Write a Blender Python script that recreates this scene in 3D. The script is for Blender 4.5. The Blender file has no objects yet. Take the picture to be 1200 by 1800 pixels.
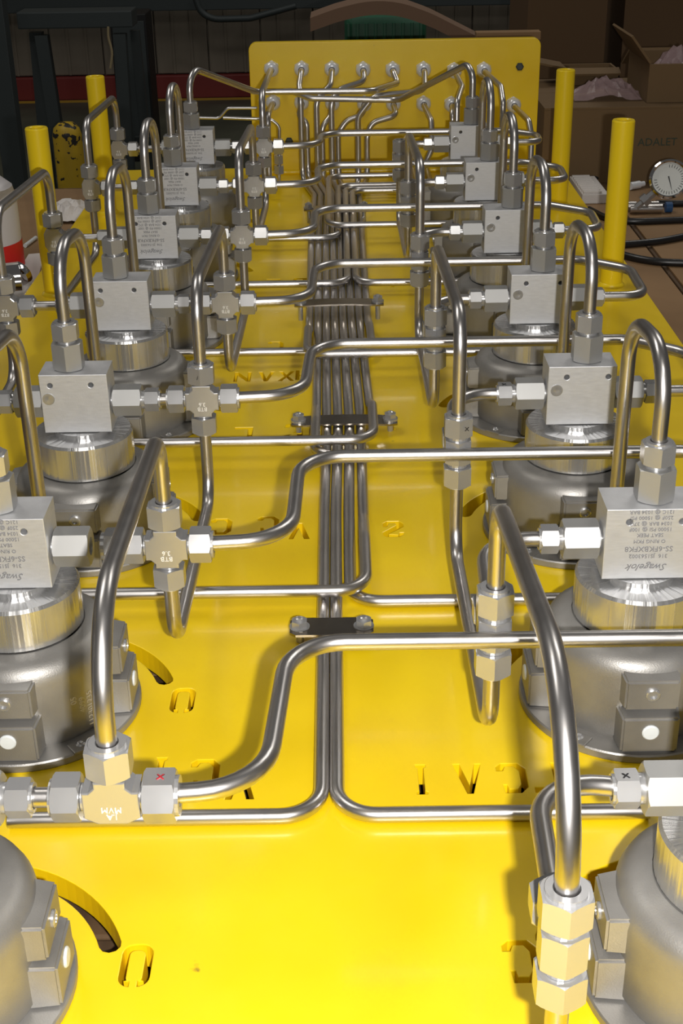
import bpy, bmesh, math, random
import numpy as np
from mathutils import Vector, Matrix

# ------------------------------------------------------------------ camera, world, lights, exposure
S = 0.055                      # one scene unit (the width of a valve block) in metres
FPX, TH, YAW, ROLL, HC = 2317.13, 0.46797, -0.004841, -0.0179964, 9.67234
scene = bpy.context.scene
COL = scene.collection
random.seed(7)

cam_d = bpy.data.cameras.new('camera')
cam_d.sensor_fit = 'VERTICAL'; cam_d.sensor_height = 36.0; cam_d.sensor_width = 24.0
cam_d.lens = FPX/1800*36
cam_d.clip_start = 0.02; cam_d.clip_end = 60
cam = bpy.data.objects.new('camera', cam_d); COL.objects.link(cam)

def cam_axes():
    # camera space (x right, y down, z forward) -> world
    th = TH
    f = Vector((0, math.cos(th), -math.sin(th))); d = Vector((0, -math.sin(th), -math.cos(th))); r = Vector((1, 0, 0))
    rz = Matrix.Rotation(-YAW, 3, 'Z')
    f, d, r = rz @ f, rz @ d, rz @ r
    c, s = math.cos(ROLL), math.sin(ROLL)
    # image u' = u c - v s ; v' = u s + v c
    R = r*c - d*s; D = r*s + d*c
    return R, D, f
cR, cD, cF = cam_axes()
m = Matrix(((cR.x, -cD.x, -cF.x), (cR.y, -cD.y, -cF.y), (cR.z, -cD.z, -cF.z))).to_4x4()
m.translation = Vector((0, 0, HC*S))
cam.matrix_world = m
scene.camera = cam

w = bpy.data.worlds.new('shop_light'); scene.world = w; w.use_nodes = True
bg = w.node_tree.nodes['Background']
bg.inputs[0].default_value = (1.0, 0.96, 0.90, 1); bg.inputs[1].default_value = 0.06

def area(name, loc, target, sx, sy, power, col):
    l = bpy.data.lights.new(name, 'AREA'); l.shape = 'RECTANGLE'; l.size = sx; l.size_y = sy; l.energy = power; l.color = col
    o = bpy.data.objects.new(name, l); COL.objects.link(o)
    loc = Vector(loc); o.location = loc
    o.rotation_euler = (Vector(target)-loc).to_track_quat('-Z', 'Y').to_euler()
    return o
# the flash beside the lens
fl = Vector((0, 0, HC*S)) + cR*(0.72*S) + cD*(0.30*S) + cF*(0.1*S)
area('camera_flash', fl, fl + cF*1.0 + cD*0.02, 0.015, 0.010, 10.0, (1.0, 0.97, 0.93))
# high bay lamps of the shop
area('high_bay_lamp', (-2.5, 3.0, 5.5), (0, 1.5, 0), 2.6, 1.2, 62, (1.0, 0.96, 0.89))
area('high_bay_lamp', (3.0, 5.5, 5.5), (0, 2.5, 0), 2.6, 1.2, 62, (1.0, 0.96, 0.89))
area('high_bay_lamp', (0.3, -3.0, 5.5), (0, 1.5, 0), 2.6, 1.2, 62, (1.0, 0.96, 0.89))

vs = scene.view_settings
scene.display_settings.display_device = 'sRGB'
vs.view_transform = 'Standard'; vs.look = 'None'; vs.gamma = 1.0; vs.use_curve_mapping = False
vs.exposure = 0.0

# ------------------------------------------------------------------ picture point -> world point (scene units)
def ray(px, py):
    return (cR*((px-600)/FPX) + cD*((py-900)/FPX) + cF)
def aty(px, py, Y):
    d = ray(px, py); t = Y/d.y
    return (d.x*t, Y, HC + d.z*t)
def atz(px, py, Z):
    d = ray(px, py); t = (Z-HC)/d.z
    return (d.x*t, d.y*t, Z)

# ------------------------------------------------------------------ materials
def mat(name, base, metal=0.0, rough=0.5, build=None, **kw):
    M = bpy.data.materials.new(name); M.use_nodes = True
    nt = M.node_tree; b = nt.nodes['Principled BSDF']
    b.inputs['Base Color'].default_value = (*base, 1); b.inputs['Metallic'].default_value = metal; b.inputs['Roughness'].default_value = rough
    for k, v in kw.items(): b.inputs[k.replace('_', ' ')].default_value = v
    if build: build(nt, b)
    return M
def noise(nt, scale, detail=4, vec=None, stretch=None):
    n = nt.nodes.new('ShaderNodeTexNoise'); n.inputs['Scale'].default_value = scale; n.inputs['Detail'].default_value = detail
    tc = nt.nodes.new('ShaderNodeTexCoord')
    mp = nt.nodes.new('ShaderNodeMapping')
    if stretch: mp.inputs['Scale'].default_value = stretch
    nt.links.new(tc.outputs['Object'], mp.inputs[0]); nt.links.new(mp.outputs[0], n.inputs[0])
    return n
def ramp(nt, src, stops):
    r = nt.nodes.new('ShaderNodeValToRGB'); e = r.color_ramp.elements
    while len(e) < len(stops): e.new(0.5)
    for el, (p, c) in zip(e, stops): el.position = p; el.color = (*c, 1) if len(c) == 3 else c
    nt.links.new(src, r.inputs[0]); return r
def bump(nt, b, src, strength, dist=0.001):
    k = nt.nodes.new('ShaderNodeBump'); k.inputs['Strength'].default_value = strength; k.inputs['Distance'].default_value = dist
    nt.links.new(src, k.inputs['Height']); nt.links.new(k.outputs[0], b.inputs['Normal'])
def rmap(nt, src, a, c, sock):
    r = nt.nodes.new('ShaderNodeMapRange'); r.inputs[3].default_value = a; r.inputs[4].default_value = c
    nt.links.new(src, r.inputs[0]); nt.links.new(r.outputs[0], sock)

def b_yellow(nt, b):
    n = noise(nt, 9, 5); r = ramp(nt, n.outputs[0], [(0.3, (0.84, 0.57, 0.004)), (0.7, (0.90, 0.64, 0.007))])
    n2 = noise(nt, 34, 7); r2 = ramp(nt, n2.outputs[0], [(0.75, (0, 0, 0)), (0.79, (1, 1, 1))])
    mx = nt.nodes.new('ShaderNodeMix'); mx.data_type = 'RGBA'
    nt.links.new(r2.outputs[0], mx.inputs[0]); nt.links.new(r.outputs[0], mx.inputs[6]); mx.inputs[7].default_value = (0.25, 0.16, 0.02, 1)
    nt.links.new(mx.outputs[2], b.inputs['Base Color'])
    n3 = noise(nt, 60, 3); rmap(nt, n3.outputs[0], 0.25, 0.42, b.inputs['Roughness'])
    n4 = noise(nt, 14, 3); bump(nt, b, n4.outputs[0], 0.12, 0.004)
def b_tube(nt, b):
    n = noise(nt, 60, 3); rmap(nt, n.outputs[0], 0.27, 0.36, b.inputs['Roughness'])
    n2 = noise(nt, 12, 3); r = ramp(nt, n2.outputs[0], [(0.3, (0.57, 0.55, 0.54)), (0.7, (0.65, 0.63, 0.62))]); nt.links.new(r.outputs[0], b.inputs['Base Color'])
def b_nut(nt, b):
    n = noise(nt, 40, 2); rmap(nt, n.outputs[0], 0.18, 0.3, b.inputs['Roughness'])
def b_block(nt, b):
    n = noise(nt, 120, 5, stretch=(1, 1, 5)); r = ramp(nt, n.outputs[0], [(0.3, (0.53, 0.535, 0.55)), (0.7, (0.59, 0.595, 0.61))]); nt.links.new(r.outputs[0], b.inputs['Base Color'])
    rmap(nt, n.outputs[0], 0.42, 0.6, b.inputs['Roughness']); n2 = noise(nt, 900, 3); bump(nt, b, n2.outputs[0], 0.2, 0.0003)
def b_cast(nt, b):
    n = noise(nt, 18, 5); r = ramp(nt, n.outputs[0], [(0.3, (0.25, 0.24, 0.225)), (0.7, (0.39, 0.38, 0.365))]); nt.links.new(r.outputs[0], b.inputs['Base Color'])
    n2 = noise(nt, 1100, 4); bump(nt, b, n2.outputs[0], 0.3, 0.0004); rmap(nt, n.outputs[0], 0.38, 0.52, b.inputs['Roughness'])
def b_turned(nt, b):
    tc = nt.nodes.new('ShaderNodeTexCoord'); sp = nt.nodes.new('ShaderNodeSeparateXYZ'); nt.links.new(tc.outputs['Object'], sp.inputs[0])
    at = nt.nodes.new('ShaderNodeMath'); at.operation = 'ARCTAN2'; nt.links.new(sp.outputs[0], at.inputs[0]); nt.links.new(sp.outputs[1], at.inputs[1])
    n = nt.nodes.new('ShaderNodeTexNoise'); n.noise_dimensions = '1D'; n.inputs['Scale'].default_value = 9; n.inputs['Detail'].default_value = 5
    nt.links.new(at.outputs[0], n.inputs['W']); rmap(nt, n.outputs[0], 0.1, 0.34, b.inputs['Roughness'])
    bump(nt, b, n.outputs[0], 0.25, 0.002)
YEL = mat('yellow_paint', (0.86, 0.56, 0.005), 0, 0.32, b_yellow, Coat_Weight=0.25, Coat_Roughness=0.12)
POSTY = mat('post_yellow', (0.88, 0.64, 0.012), 0, 0.3)
TUBE = mat('polished_tube', (0.55, 0.53, 0.5), 1.0, 0.28, b_tube)
NUT = mat('machined_nut', (0.50, 0.50, 0.505), 0.68, 0.3, b_nut)
ADAPT = mat('matt_adapter', (0.40, 0.40, 0.395), 0.6, 0.42)
BLOCK = mat('matt_block', (0.55, 0.56, 0.58), 0.6, 0.5, b_block)
CAST = mat('cast_steel', (0.4, 0.38, 0.35), 0.65, 0.45, b_cast)
TURN = mat('turned_steel', (0.58, 0.58, 0.58), 0.8, 0.2, b_turned)
DARK = mat('dark_recess', (0.03, 0.03, 0.035), 0.3, 0.5)
ETCH = mat('etched_lettering', (0.2, 0.2, 0.21), 0.2, 0.7)
STAMP = mat('bright_stamping', (0.85, 0.85, 0.83), 0.3, 0.4)
CASTN = mat('cast_number', (0.5, 0.48, 0.45), 0.4, 0.5)
CAPW = mat('white_plastic', (0.7, 0.74, 0.76), 0, 0.35)
MARK = mat('marker_ink', (0.01, 0.01, 0.012), 0, 0.5)
REDINK = mat('red_ink', (0.35, 0.02, 0.03), 0, 0.5)
CLAMP = mat('clamp_plate', (0.42, 0.38, 0.33), 1, 0.3, b_nut)
BALL = mat('bulkhead_steel', (0.80, 0.82, 0.86), 0.25, 0.25)

# ------------------------------------------------------------------ builders
def setp(o, label=None, cat=None, group=None, kind=None):
    if label: o['label'] = label
    if cat: o['category'] = cat
    if group: o['group'] = group
    if kind: o['kind'] = kind
    return o
def empty(name, loc, label, cat, group=None):
    o = bpy.data.objects.new(name, None); COL.objects.link(o); o.location = Vector(loc)*S; o.empty_display_size = 0.02
    return setp(o, label, cat, group)
def link(name, me, parent=None, mt=None):
    o = bpy.data.objects.new(name, me); COL.objects.link(o)
    if parent: o.parent = parent
    return o
def meshof(name, V, F, mt, smooth=False, sharp=None):
    me = bpy.data.meshes.new(name); me.from_pydata([(v[0]*S, v[1]*S, v[2]*S) for v in V], [], F)
    bm = bmesh.new(); bm.from_mesh(me); bmesh.ops.recalc_face_normals(bm, faces=bm.faces); bm.to_mesh(me); bm.free()
    me.materials.append(mt)
    if smooth:
        me.polygons.foreach_set('use_smooth', [True]*len(me.polygons))
        if sharp: me.set_sharp_from_angle(angle=math.radians(sharp))
    me.update(); return me
def joinvf(parts):
    V, F = [], []
    for v, f in parts:
        n = len(V); V += list(v); F += [tuple(i+n for i in q) for q in f]
    return V, F
def box(x0, x1, y0, y1, z0, z1):
    V = [(x, y, z) for z in (z0, z1) for y in (y0, y1) for x in (x0, x1)]
    return V, [(0, 2, 3, 1), (4, 5, 7, 6), (0, 1, 5, 4), (2, 6, 7, 3), (0, 4, 6, 2), (1, 3, 7, 5)]
def cbox(x0, x1, y0, y1, z0, z1, c=0.02):
    # box with chamfered edges
    bm = bmesh.new(); V, F = box(x0, x1, y0, y1, z0, z1)
    vs_ = [bm.verts.new(v) for v in V]
    for f in F: bm.faces.new([vs_[i] for i in f])
    bmesh.ops.bevel(bm, geom=list(bm.edges), offset=c, segments=2, affect='EDGES', profile=0.6)
    bm.verts.index_update(); out = ([tuple(v.co) for v in bm.verts], [tuple(v.index for v in f.verts) for f in bm.faces]); bm.free(); return out
def frame(axis):
    a = Vector(axis).normalized(); u = a.orthogonal().normalized()
    if abs(a.z) > 0.9: u = Vector((1, 0, 0)); 
    elif abs(a.x) > 0.9: u = Vector((0, 0, 1))
    elif abs(a.y) > 0.9: u = Vector((1, 0, 0))
    u = (u-a*u.dot(a)).normalized(); return a, u, a.cross(u)
def lathe(prof, n=32, axis=(0, 0, 1), org=(0, 0, 0), closed=True):
    a, u, w_ = frame(axis); o = Vector(org); V, F = [], []
    for (r, h) in prof:
        for k in range(n):
            t = 2*math.pi*k/n; V.append(tuple(o+a*h+(u*math.cos(t)+w_*math.sin(t))*r))
    for i in range(len(prof)-1):
        for k in range(n):
            F.append((i*n+k, i*n+(k+1) % n, (i+1)*n+(k+1) % n, (i+1)*n+k))
    if closed:
        F.append(tuple(range(n))[::-1]); F.append(tuple((len(prof)-1)*n+k for k in range(n)))
    return V, F
def hexnut(L, af, rb, org, axis, bore=0.9, phase=0.0, both=True):
    # hexagon with chamfered corners, centred on org, length L; a bore of radius rb at the + end (both ends if both)
    a, u, w_ = frame(axis); o = Vector(org); n = 36; ap = af/2; rc = ap*1.04
    V, F = [], []; rings = []
    def ring(fn):
        s = len(V)
        for k in range(n):
            t = 2*math.pi*k/n + phase; tt = ((t-phase+math.pi/6) % (math.pi/3))-math.pi/6
            R = ap/math.cos(tt); r, h = fn(R); V.append(tuple(o+a*h+(u*math.cos(t)+w_*math.sin(t))*r))
        rings.append(s)
    H = L/2; ch = lambda R: max(0.0, (R-rc))*0.62
    ring(lambda R: (rb, -H + (L*bore if False else 0)))
    ring(lambda R: (min(R, rc), -H)); ring(lambda R: (R, -H+ch(R))); ring(lambda R: (R, H-ch(R))); ring(lambda R: (min(R, rc), H)); ring(lambda R: (rb, H))
    for i in range(6):
        a0, b0 = rings[i], rings[(i+1) % 6]
        for k in range(n): F.append((a0+k, a0+(k+1) % n, b0+(k+1) % n, b0+k))
    return V, F
def round_path(pts, R, step=0.16):
    P = [Vector(p) for p in pts]; out = [P[0]]
    for i in range(1, len(P)-1):
        r = R[i-1] if isinstance(R, (list, tuple)) else R
        a = (P[i-1]-P[i]); b = (P[i+1]-P[i]); la, lb = a.length, b.length; a.normalize(); b.normalize()
        ang = a.angle(b)
        if ang > math.pi-0.02: out.append(P[i]); continue
        t = r/math.tan(ang/2); t = min(t, la*0.48 if i > 1 else la*0.95, lb*0.48 if i < len(P)-2 else lb*0.95); r = t*math.tan(ang/2)
        c = P[i]+(a+b).normalized()*(r/math.sin(ang/2)); s = P[i]+a*t-c; e = P[i]+b*t-c
        tot = math.pi-ang; n = max(3, int(tot/step))
        ax = s.cross(e).normalized()
        for k in range(n+1): out.append(c+Matrix.Rotation(tot*k/n, 3, ax) @ s)
    out.append(P[-1]); return out
def sweep(path, r, n=18):
    P = [Vector(p) for p in path]; V, F = [], []
    t = (P[1]-P[0]).normalized(); u = t.orthogonal().normalized()
    for i, p in enumerate(P):
        if i == 0: tn = (P[1]-P[0])
        elif i == len(P)-1: tn = (P[-1]-P[-2])
        else: tn = (P[i]-P[i-1]).normalized()+(P[i+1]-P[i]).normalized()
        tn.normalize(); u = (u-tn*u.dot(tn)).normalized(); w_ = tn.cross(u)
        for k in range(n):
            a = 2*math.pi*k/n; V.append(tuple(p+(u*math.cos(a)+w_*math.sin(a))*r))
    for i in range(len(P)-1):
        for k in range(n): F.append((i*n+k, i*n+(k+1) % n, (i+1)*n+(k+1) % n, (i+1)*n+k))
    F.append(tuple(range(n))[::-1]); F.append(tuple((len(P)-1)*n+k for k in range(n)))
    return V, F
RT = 0.09
def tube(label, pts, R=0.5, r=RT, group=None, name='steel_tube', mt=None, cat='tube'):
    me = meshof(name, *sweep(round_path(pts, R), r, 20 if r > 0.07 else 12), mt or TUBE, True, 50)
    o = link(name, me); return setp(o, label, cat, group)
def curve_solid(name, loops, depth, bev, mt, z=0.0, plane='XY'):
    # flat outline with holes, given real thickness
    cu = bpy.data.curves.new(name, 'CURVE'); cu.dimensions = '2D'; cu.fill_mode = 'BOTH'; cu.extrude = depth*S/2; cu.bevel_depth = bev*S; cu.bevel_resolution = 1
    for lp in loops:
        sp = cu.splines.new('POLY'); sp.points.add(len(lp)-1); sp.use_cyclic_u = True
        for p, (x, y) in zip(sp.points, lp): p.co = (x*S, y*S, 0, 1)
    o = bpy.data.objects.new('tmp', cu); COL.objects.link(o); dg = bpy.context.evaluated_depsgraph_get(); dg.update()
    me = bpy.data.meshes.new_from_object(o.evaluated_get(dg)); bpy.data.objects.remove(o)
    me.name = name; me.materials.clear(); me.materials.append(mt)
    if plane == 'XZ': me.transform(Matrix.Rotation(math.pi/2, 4, 'X'))
    me.polygons.foreach_set('use_smooth', [False]*len(me.polygons))
    return me
_txt = {}
def textmesh(s, size, mt, rot180=True, depth=0.004, shear=0.0):
    k = (s, size, mt.name, rot180, shear)
    if k in _txt: return _txt[k]
    cu = bpy.data.curves.new('t', 'FONT'); cu.body = s; cu.size = size*S; cu.extrude = depth*S; cu.align_x = 'CENTER'; cu.align_y = 'CENTER'; cu.resolution_u = 2; cu.shear = shear
    o = bpy.data.objects.new('tmp', cu); COL.objects.link(o); dg = bpy.context.evaluated_depsgraph_get(); dg.update()
    me = bpy.data.meshes.new_from_object(o.evaluated_get(dg)); bpy.data.objects.remove(o)
    me.name = 'lettering'; me.materials.clear(); me.materials.append(mt)
    if rot180: me.transform(Matrix.Rotation(math.pi, 4, 'Z'))
    me.transform(Matrix.Rotation(math.pi/2, 4, 'X'))
    _txt[k] = me; return me
def circ(cx, cy, r, n=16): return [(cx+r*math.cos(2*math.pi*k/n), cy+r*math.sin(2*math.pi*k/n)) for k in range(n)]
def rrect(x0, x1, y0, y1, r, n=5):
    out = []
    for (cx, cy, a) in ((x1-r, y1-r, 0), (x0+r, y1-r, 90), (x0+r, y0+r, 180), (x1-r, y0+r, 270)):
        for k in range(n+1):
            t = math.radians(a+90*k/n); out.append((cx+r*math.cos(t), cy+r*math.sin(t)))
    return out

# ------------------------------------------------------------------ layout constants
PITCH, Y2 = 4.638, 13.4935
def yc(i): return Y2+PITCH*(i-2)+0.3
XR, XL = 3.482, -3.992
ZP = 2.3
ORD = {1: 'nearest', 2: 'second', 3: 'third', 4: 'fourth', 5: 'fifth', 6: 'sixth', 7: 'farthest'}
def rowname(i): return 'in the nearest row' if i == 1 else ('in the farthest row' if i == 7 else 'in the %s row from the front' % ORD[i])

# ------------------------------------------------------------------ room: floor, wall
def b_wall(nt, b):
    n = noise(nt, 0.9, 6, stretch=(2.5, 1, 0.35)); r = ramp(nt, n.outputs[0], [(0.25, (0.06, 0.05, 0.038)), (0.5, (0.21, 0.18, 0.14)), (0.75, (0.30, 0.27, 0.22))]); nt.links.new(r.outputs[0], b.inputs['Base Color'])
def b_floor(nt, b):
    n = noise(nt, 2.2, 6); r = ramp(nt, n.outputs[0], [(0.3, (0.05, 0.055, 0.04)), (0.7, (0.10, 0.105, 0.075))]); nt.links.new(r.outputs[0], b.inputs['Base Color'])
WALLM = mat('stained_panel', (0.2, 0.19, 0.17), 0, 0.7, b_wall)
FLOORM = mat('painted_concrete', (0.08, 0.09, 0.06), 0, 0.45, b_floor)
REDP = mat('red_paint', (0.19, 0.022, 0.02), 0, 0.5)
YLINE = mat('floor_line_paint', (0.45, 0.28, 0.03), 0, 0.5)
FZ = -16.0
o = link('floor', meshof('floor', *box(-90, 90, -20, 160, FZ-1, FZ), FLOORM)); setp(o, kind='structure')
YW = 158.0
wall = link('wall_back', meshof('wall_back', *box(-90, 90, YW+0.6, YW+2, FZ, 45), WALLM)); setp(wall, kind='structure')
sheet = meshof('panel', *joinvf([cbox(-2.93, 2.93, 0, 0.5, 0, 26, 0.12), cbox(-1.1, -0.8, -0.12, 0.1, 0, 26, 0.06), cbox(1.0, 1.3, -0.12, 0.1, 0, 26, 0.06)]), WALLM)
for k in range(-7, 11):
    p = link('panel', sheet, wall); p.location = Vector((k*6.0, YW+random.uniform(0, 0.08), -13.4))*S
o = link('baseboard_back', meshof('baseboard_back', *cbox(-60, 70, YW-0.9, YW+0.55, FZ, -13.5, 0.1), REDP)); setp(o, kind='structure')
o = link('trim_1', meshof('trim_1', *box(-60, 70, YW-2.6, YW-1.2, FZ, FZ+0.03), YLINE)); setp(o, kind='structure')

# ------------------------------------------------------------------ work table under the plate
def b_card(nt, b):
    n = noise(nt, 5, 5); r = ramp(nt, n.outputs[0], [(0.3, (0.20, 0.115, 0.05)), (0.7, (0.30, 0.18, 0.085))]); nt.links.new(r.outputs[0], b.inputs['Base Color'])
    n2 = noise(nt, 120, 2, stretch=(1, 8, 1)); bump(nt, b, n2.outputs[0], 0.1, 0.001)
def b_wood(nt, b):
    n = noise(nt, 10, 6, stretch=(6, 0.6, 1)); r = ramp(nt, n.outputs[0], [(0.3, (0.06, 0.035, 0.018)), (0.7, (0.13, 0.075, 0.035))]); nt.links.new(r.outputs[0], b.inputs['Base Color'])
CARD = mat('cardboard', (0.26, 0.16, 0.075), 0, 0.75, b_card)
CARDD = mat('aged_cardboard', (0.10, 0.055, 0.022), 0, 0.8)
WOOD = mat('dark_wood', (0.1, 0.06, 0.03), 0, 0.6, b_wood)
STEELD = mat('dark_painted_steel', (0.05, 0.062, 0.065), 0.2, 0.5)
TZ = -0.7
def table(x0, x1, y0, y1, label):
    t = empty('work_table', ((x0+x1)/2, (y0+y1)/2, FZ), label, 'table')
    cx, cy = (x0+x1)/2, (y0+y1)/2
    n = int((y1-y0)/2.6)+1; dy = (y1-y0)/n
    me = meshof('board', *cbox(x0-cx, x1-cx, 0.02, dy-0.02, TZ-0.7-FZ, TZ-FZ, 0.03), WOOD)
    for k in range(n):
        o = link('board', me, t); o.location = Vector((0, y0-cy+k*dy, 0))*S
    lm = meshof('leg', *box(-0.8, 0.8, -0.8, 0.8, 0, TZ-0.7-FZ), WOOD)
    for sx in (-1, 1):
        for sy in (-1, 1):
            o = link('leg', lm, t); o.location = Vector((sx*((x1-x0)/2-1.2), sy*((y1-y0)/2-1.2), 0))*S
table(-14, 8.6, -2, 45.6, 'dark wooden work table under the yellow plate')
table(8.7, 34, 44.2, 84, 'wooden table holding the cardboard boxes behind right')
cs = link('cardboard_sheet', meshof('cardboard_sheet', *cbox(-8, 8, -9, 9, 0, 0.06, 0.01), CARD)); cs.location = Vector((15.4+0.0, 35.0, TZ))*S
# sheet lies on its own low bench right of the work table
setp(cs, 'flat brown cardboard sheet under the black hoses', 'cardboard')
table(8.7, 26, 20, 44.0, 'wooden bench beside the table, holding hoses and gauge')
cs.location = Vector((16.8, 34.9, TZ))*S
cs2 = link('cardboard_sheet', meshof('cardboard_sheet', *cbox(-1.1, 1.1, -11, 11, 0, 0.06, 0.01), CARD)); cs2.location = Vector((7.5, 34.4, TZ))*S
setp(cs2, 'narrow strip of cardboard sticking out right of the yellow plate', 'cardboard')
cs3 = link('cardboard_sheet', meshof('cardboard_sheet', *cbox(-2.6, 2.6, -9, 9, 0, 0.06, 0.01), CARD)); cs3.location = Vector((-10.6, 36.2, TZ))*S
setp(cs3, 'brown cardboard sheet under the plastic bottle at left', 'cardboard')

# ------------------------------------------------------------------ yellow plate
def mir(pts): return pts
def letter(ch, cx, cy, w_=0.36, h=0.56):
    L = {
     'I': [(.3, 0), (.7, 0), (.7, .1), (.62, .14), (.62, .86), (.7, .9), (.7, 1), (.3, 1), (.3, .9), (.38, .86), (.38, .14), (.3, .1)],
     'V': [(.4, 0), (.64, 0), (1, 1), (.74, 1), (.53, .35), (.3, 1), (.02, 1)],
     'A': [(.0, 0), (.26, 0), (.47, .62), (.7, 0), (1, 0), (.62, 1), (.36, 1)],
     'D': [(.0, .72), (.0, .88), (.2, 1), (.75, 1), (1, .8), (1, .2), (.75, 0), (.2, 0), (.15, .3), (.33, .3), (.37, .16), (.62, .16), (.74, .3), (.74, .72), (.6, .86), (.34, .86), (.26, .72)],
     'J': [(1, 0), (1, 1), (.68, 1), (.68, .2), (0, .2), (0, 0)],
     'S': [(.04, .62), (.04, .84), (.25, 1), (.8, 1), (1, .8), (1, .62), (.36, .2), (.7, .16), (.76, .3), (1, .3), (.98, .14), (.78, 0), (.2, 0), (.02, .14), (.02, .3), (.64, .72), (.6, .84), (.36, .84), (.28, .62)],
     'R': [(.0, 0), (.28, 0), (.66, .4), (.72, .4), (.72, .86), (.36, .86), (.3, .7), (.05, .7), (.1, .95), (.25, 1), (1, 1), (1, 0), (.72, 0), (.72, .26)],
     'T': [(.0, .8), (.7, .8), (.7, 0), (1, 0), (1, 1), (0, 1)],
     'X': [(.0, 0), (.28, 0), (.5, .34), (.72, 0), (1, 0), (.64, .5), (.98, 1), (.7, 1), (.5, .68), (.3, 1), (.02, 1), (.36, .5)],
     'H': [(.0, 0), (.26, 0), (.26, .4), (.74, .4), (.74, 0), (1, 0), (1, 1), (.74, 1), (.74, .6), (.26, .6), (.26, 1), (0, 1)],
     'N': [(.0, 0), (.24, 0), (.24, .6), (.76, 0), (1, 0), (1, 1), (.76, 1), (.76, .4), (.24, 1), (0, 1)],
     'L': [(.0, .8), (.74, .8), (.74, 0), (1, 0), (1, 1), (0, 1)]}[ch]
    return [(cx+(x-.5)*w_, cy+(y-.5)*h) for x, y in L]
def zero_slot(cx, cy, w_=0.32, h=0.56):
    o = rrect(cx-w_/2, cx+w_/2, cy-h/2, cy+h/2, 0.13, 5); i = rrect(cx-w_*.22, cx+w_*.22, cy-h*.36, cy+h*.33, 0.05, 3)
    b = 0.03
    # start at the bottom bridge
    def rot(lp):
        k = min(range(len(lp)), key=lambda q: (lp[q][1] > cy)*9+abs(lp[q][0]-(cx-0.02))*1+ (0 if lp[q][0] < cx else 5)); return lp[k+1:]+lp[:k+1]
    o = rot(o); i = rot(i)
    ob = [(cx+b, cy-h/2)]+o+[(cx-b, cy-h/2)]
    ib = [(cx-b, cy-h*.36)]+i[::-1]+[(cx+b, cy-h*.36)]
    return ob+ib
def arc_slot(cx, cy, side, R=1.68, hw=0.12, a0=20, a1=78, n=14):
    out = []
    for k in range(n+1):
        a = math.radians(a0+(a1-a0)*k/n); out.append((cx+side*(R+hw)*math.cos(a), cy+(R+hw)*math.sin(a)))
    am = math.radians(a1)
    for k in range(1, 5):
        t = am+math.pi*k/5; out.append((cx+side*(R*math.cos(am)+hw*math.cos(t)), cy+R*math.sin(am)+hw*math.sin(t)))
    for k in range(n+1):
        a = math.radians(a1-(a1-a0)*k/n); out.append((cx+side*(R-hw)*math.cos(a), cy+(R-hw)*math.sin(a)))
    am = math.radians(a0)
    for k in range(1, 5):
        t = am+math.pi+math.pi*k/5; out.append((cx+side*(R*math.cos(am)+hw*math.cos(t)), cy+R*math.sin(am)+hw*math.sin(t)))
    return out
loops = [rrect(-7.8, 7.25, 1.5, 45.0, 0.3)]
for i in range(1, 8):
    loops.append(arc_slot(XR, yc(i), -1)); loops.append(arc_slot(XL, yc(i), 1))
for (cx, cy) in ((-2.12, 9.45), (-2.13, 13.9)): loops.append(zero_slot(cx, cy))
lt = [('I', .81, 12.24), ('V', 1.35, 12.24), ('D', 1.86, 12.24), ('J', 2.27, 12.24), ('I', -2.25, 12.45), ('D', -1.72, 12.4), ('A', -1.28, 12.2),
      ('D', 1.62, 9.43), ('S', .72, 18.52), ('A', -.76, 18.5), ('D', -1.27, 18.75), ('D', -2.02, 18.7),
      ('T', -1.9, 22.45), ('R', -.98, 22.55), ('I', .86, 22.75), ('N', -2.1, 25.35), ('V', -1.62, 25.35), ('X', -1.2, 25.35), ('H', -.84, 25.4),
      ('D', -1.5, 27.2), ('L', -1.75, 31.9), ('R', -1.1, 31.9), ('I', 1.2, 31.6)]
for ch, x, y in lt: loops.append(letter(ch, x, y))
plate = empty('mounting_plate', (0, 22, 0), 'bright yellow painted steel base plate with cut slots and stencil letters', 'plate')
PT = 0.3
pm = curve_solid('plate_sheet', [[(x, y-22) for x, y in lp] for lp in loops], PT-0.02, 0.01, YEL)
o = link('plate_sheet', pm, plate); o.location = (0, 0, -PT/2*S)
for (x0, x1, y0, y1) in ((-7.6, -7.2, -20, 22.6), (6.7, 7.1, -20, 22.6), (-7.1, 6.6, -20.2, -19.8), (-7.1, 6.6, 22.2, 22.6)):
    link('support_rail', meshof('support_rail', *box(x0, x1, y0, y1, TZ+0.07, -PT-0.001), YEL), plate)

# four lifting posts
for (x, y, h, lb) in ((-7.04, 31.2, 3.98, 'yellow post at left front, near the plastic bottle'), (6.52, 31.2, 3.93, 'yellow post at right front, before the black hoses'),
                  (-7.0, 39.2, 3.92, 'yellow post at left rear, beside the chipped bollard'), (6.43, 39.2, 3.88, 'yellow post at right rear, near the back panel')):
    p = empty('post', (x, y, 0), lb, 'post', None)
    link('post_tube', meshof('post_tube', *lathe([(.16, h-.5), (.16, h-.02), (.18, h), (.245, h), (.265, h-.03), (.265, 0.0), (.0001, 0.0)], 32, closed=False), POSTY, True, 30), p)
    link('post_tube', bpy.data.meshes.new('x'), p) if False else None
    link('bore_plug', meshof('bore_plug', *lathe([(.158, h-.5), (.158, h-.3), (.12, h-.28)], 24), NUT, True, 30), p)
    link('weld_bead', meshof('weld_bead', *lathe([(.268, 0.001), (.33, 0.001), (.32, .04), (.268, .09)], 28, closed=False), POSTY, True, 60), p)

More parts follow.
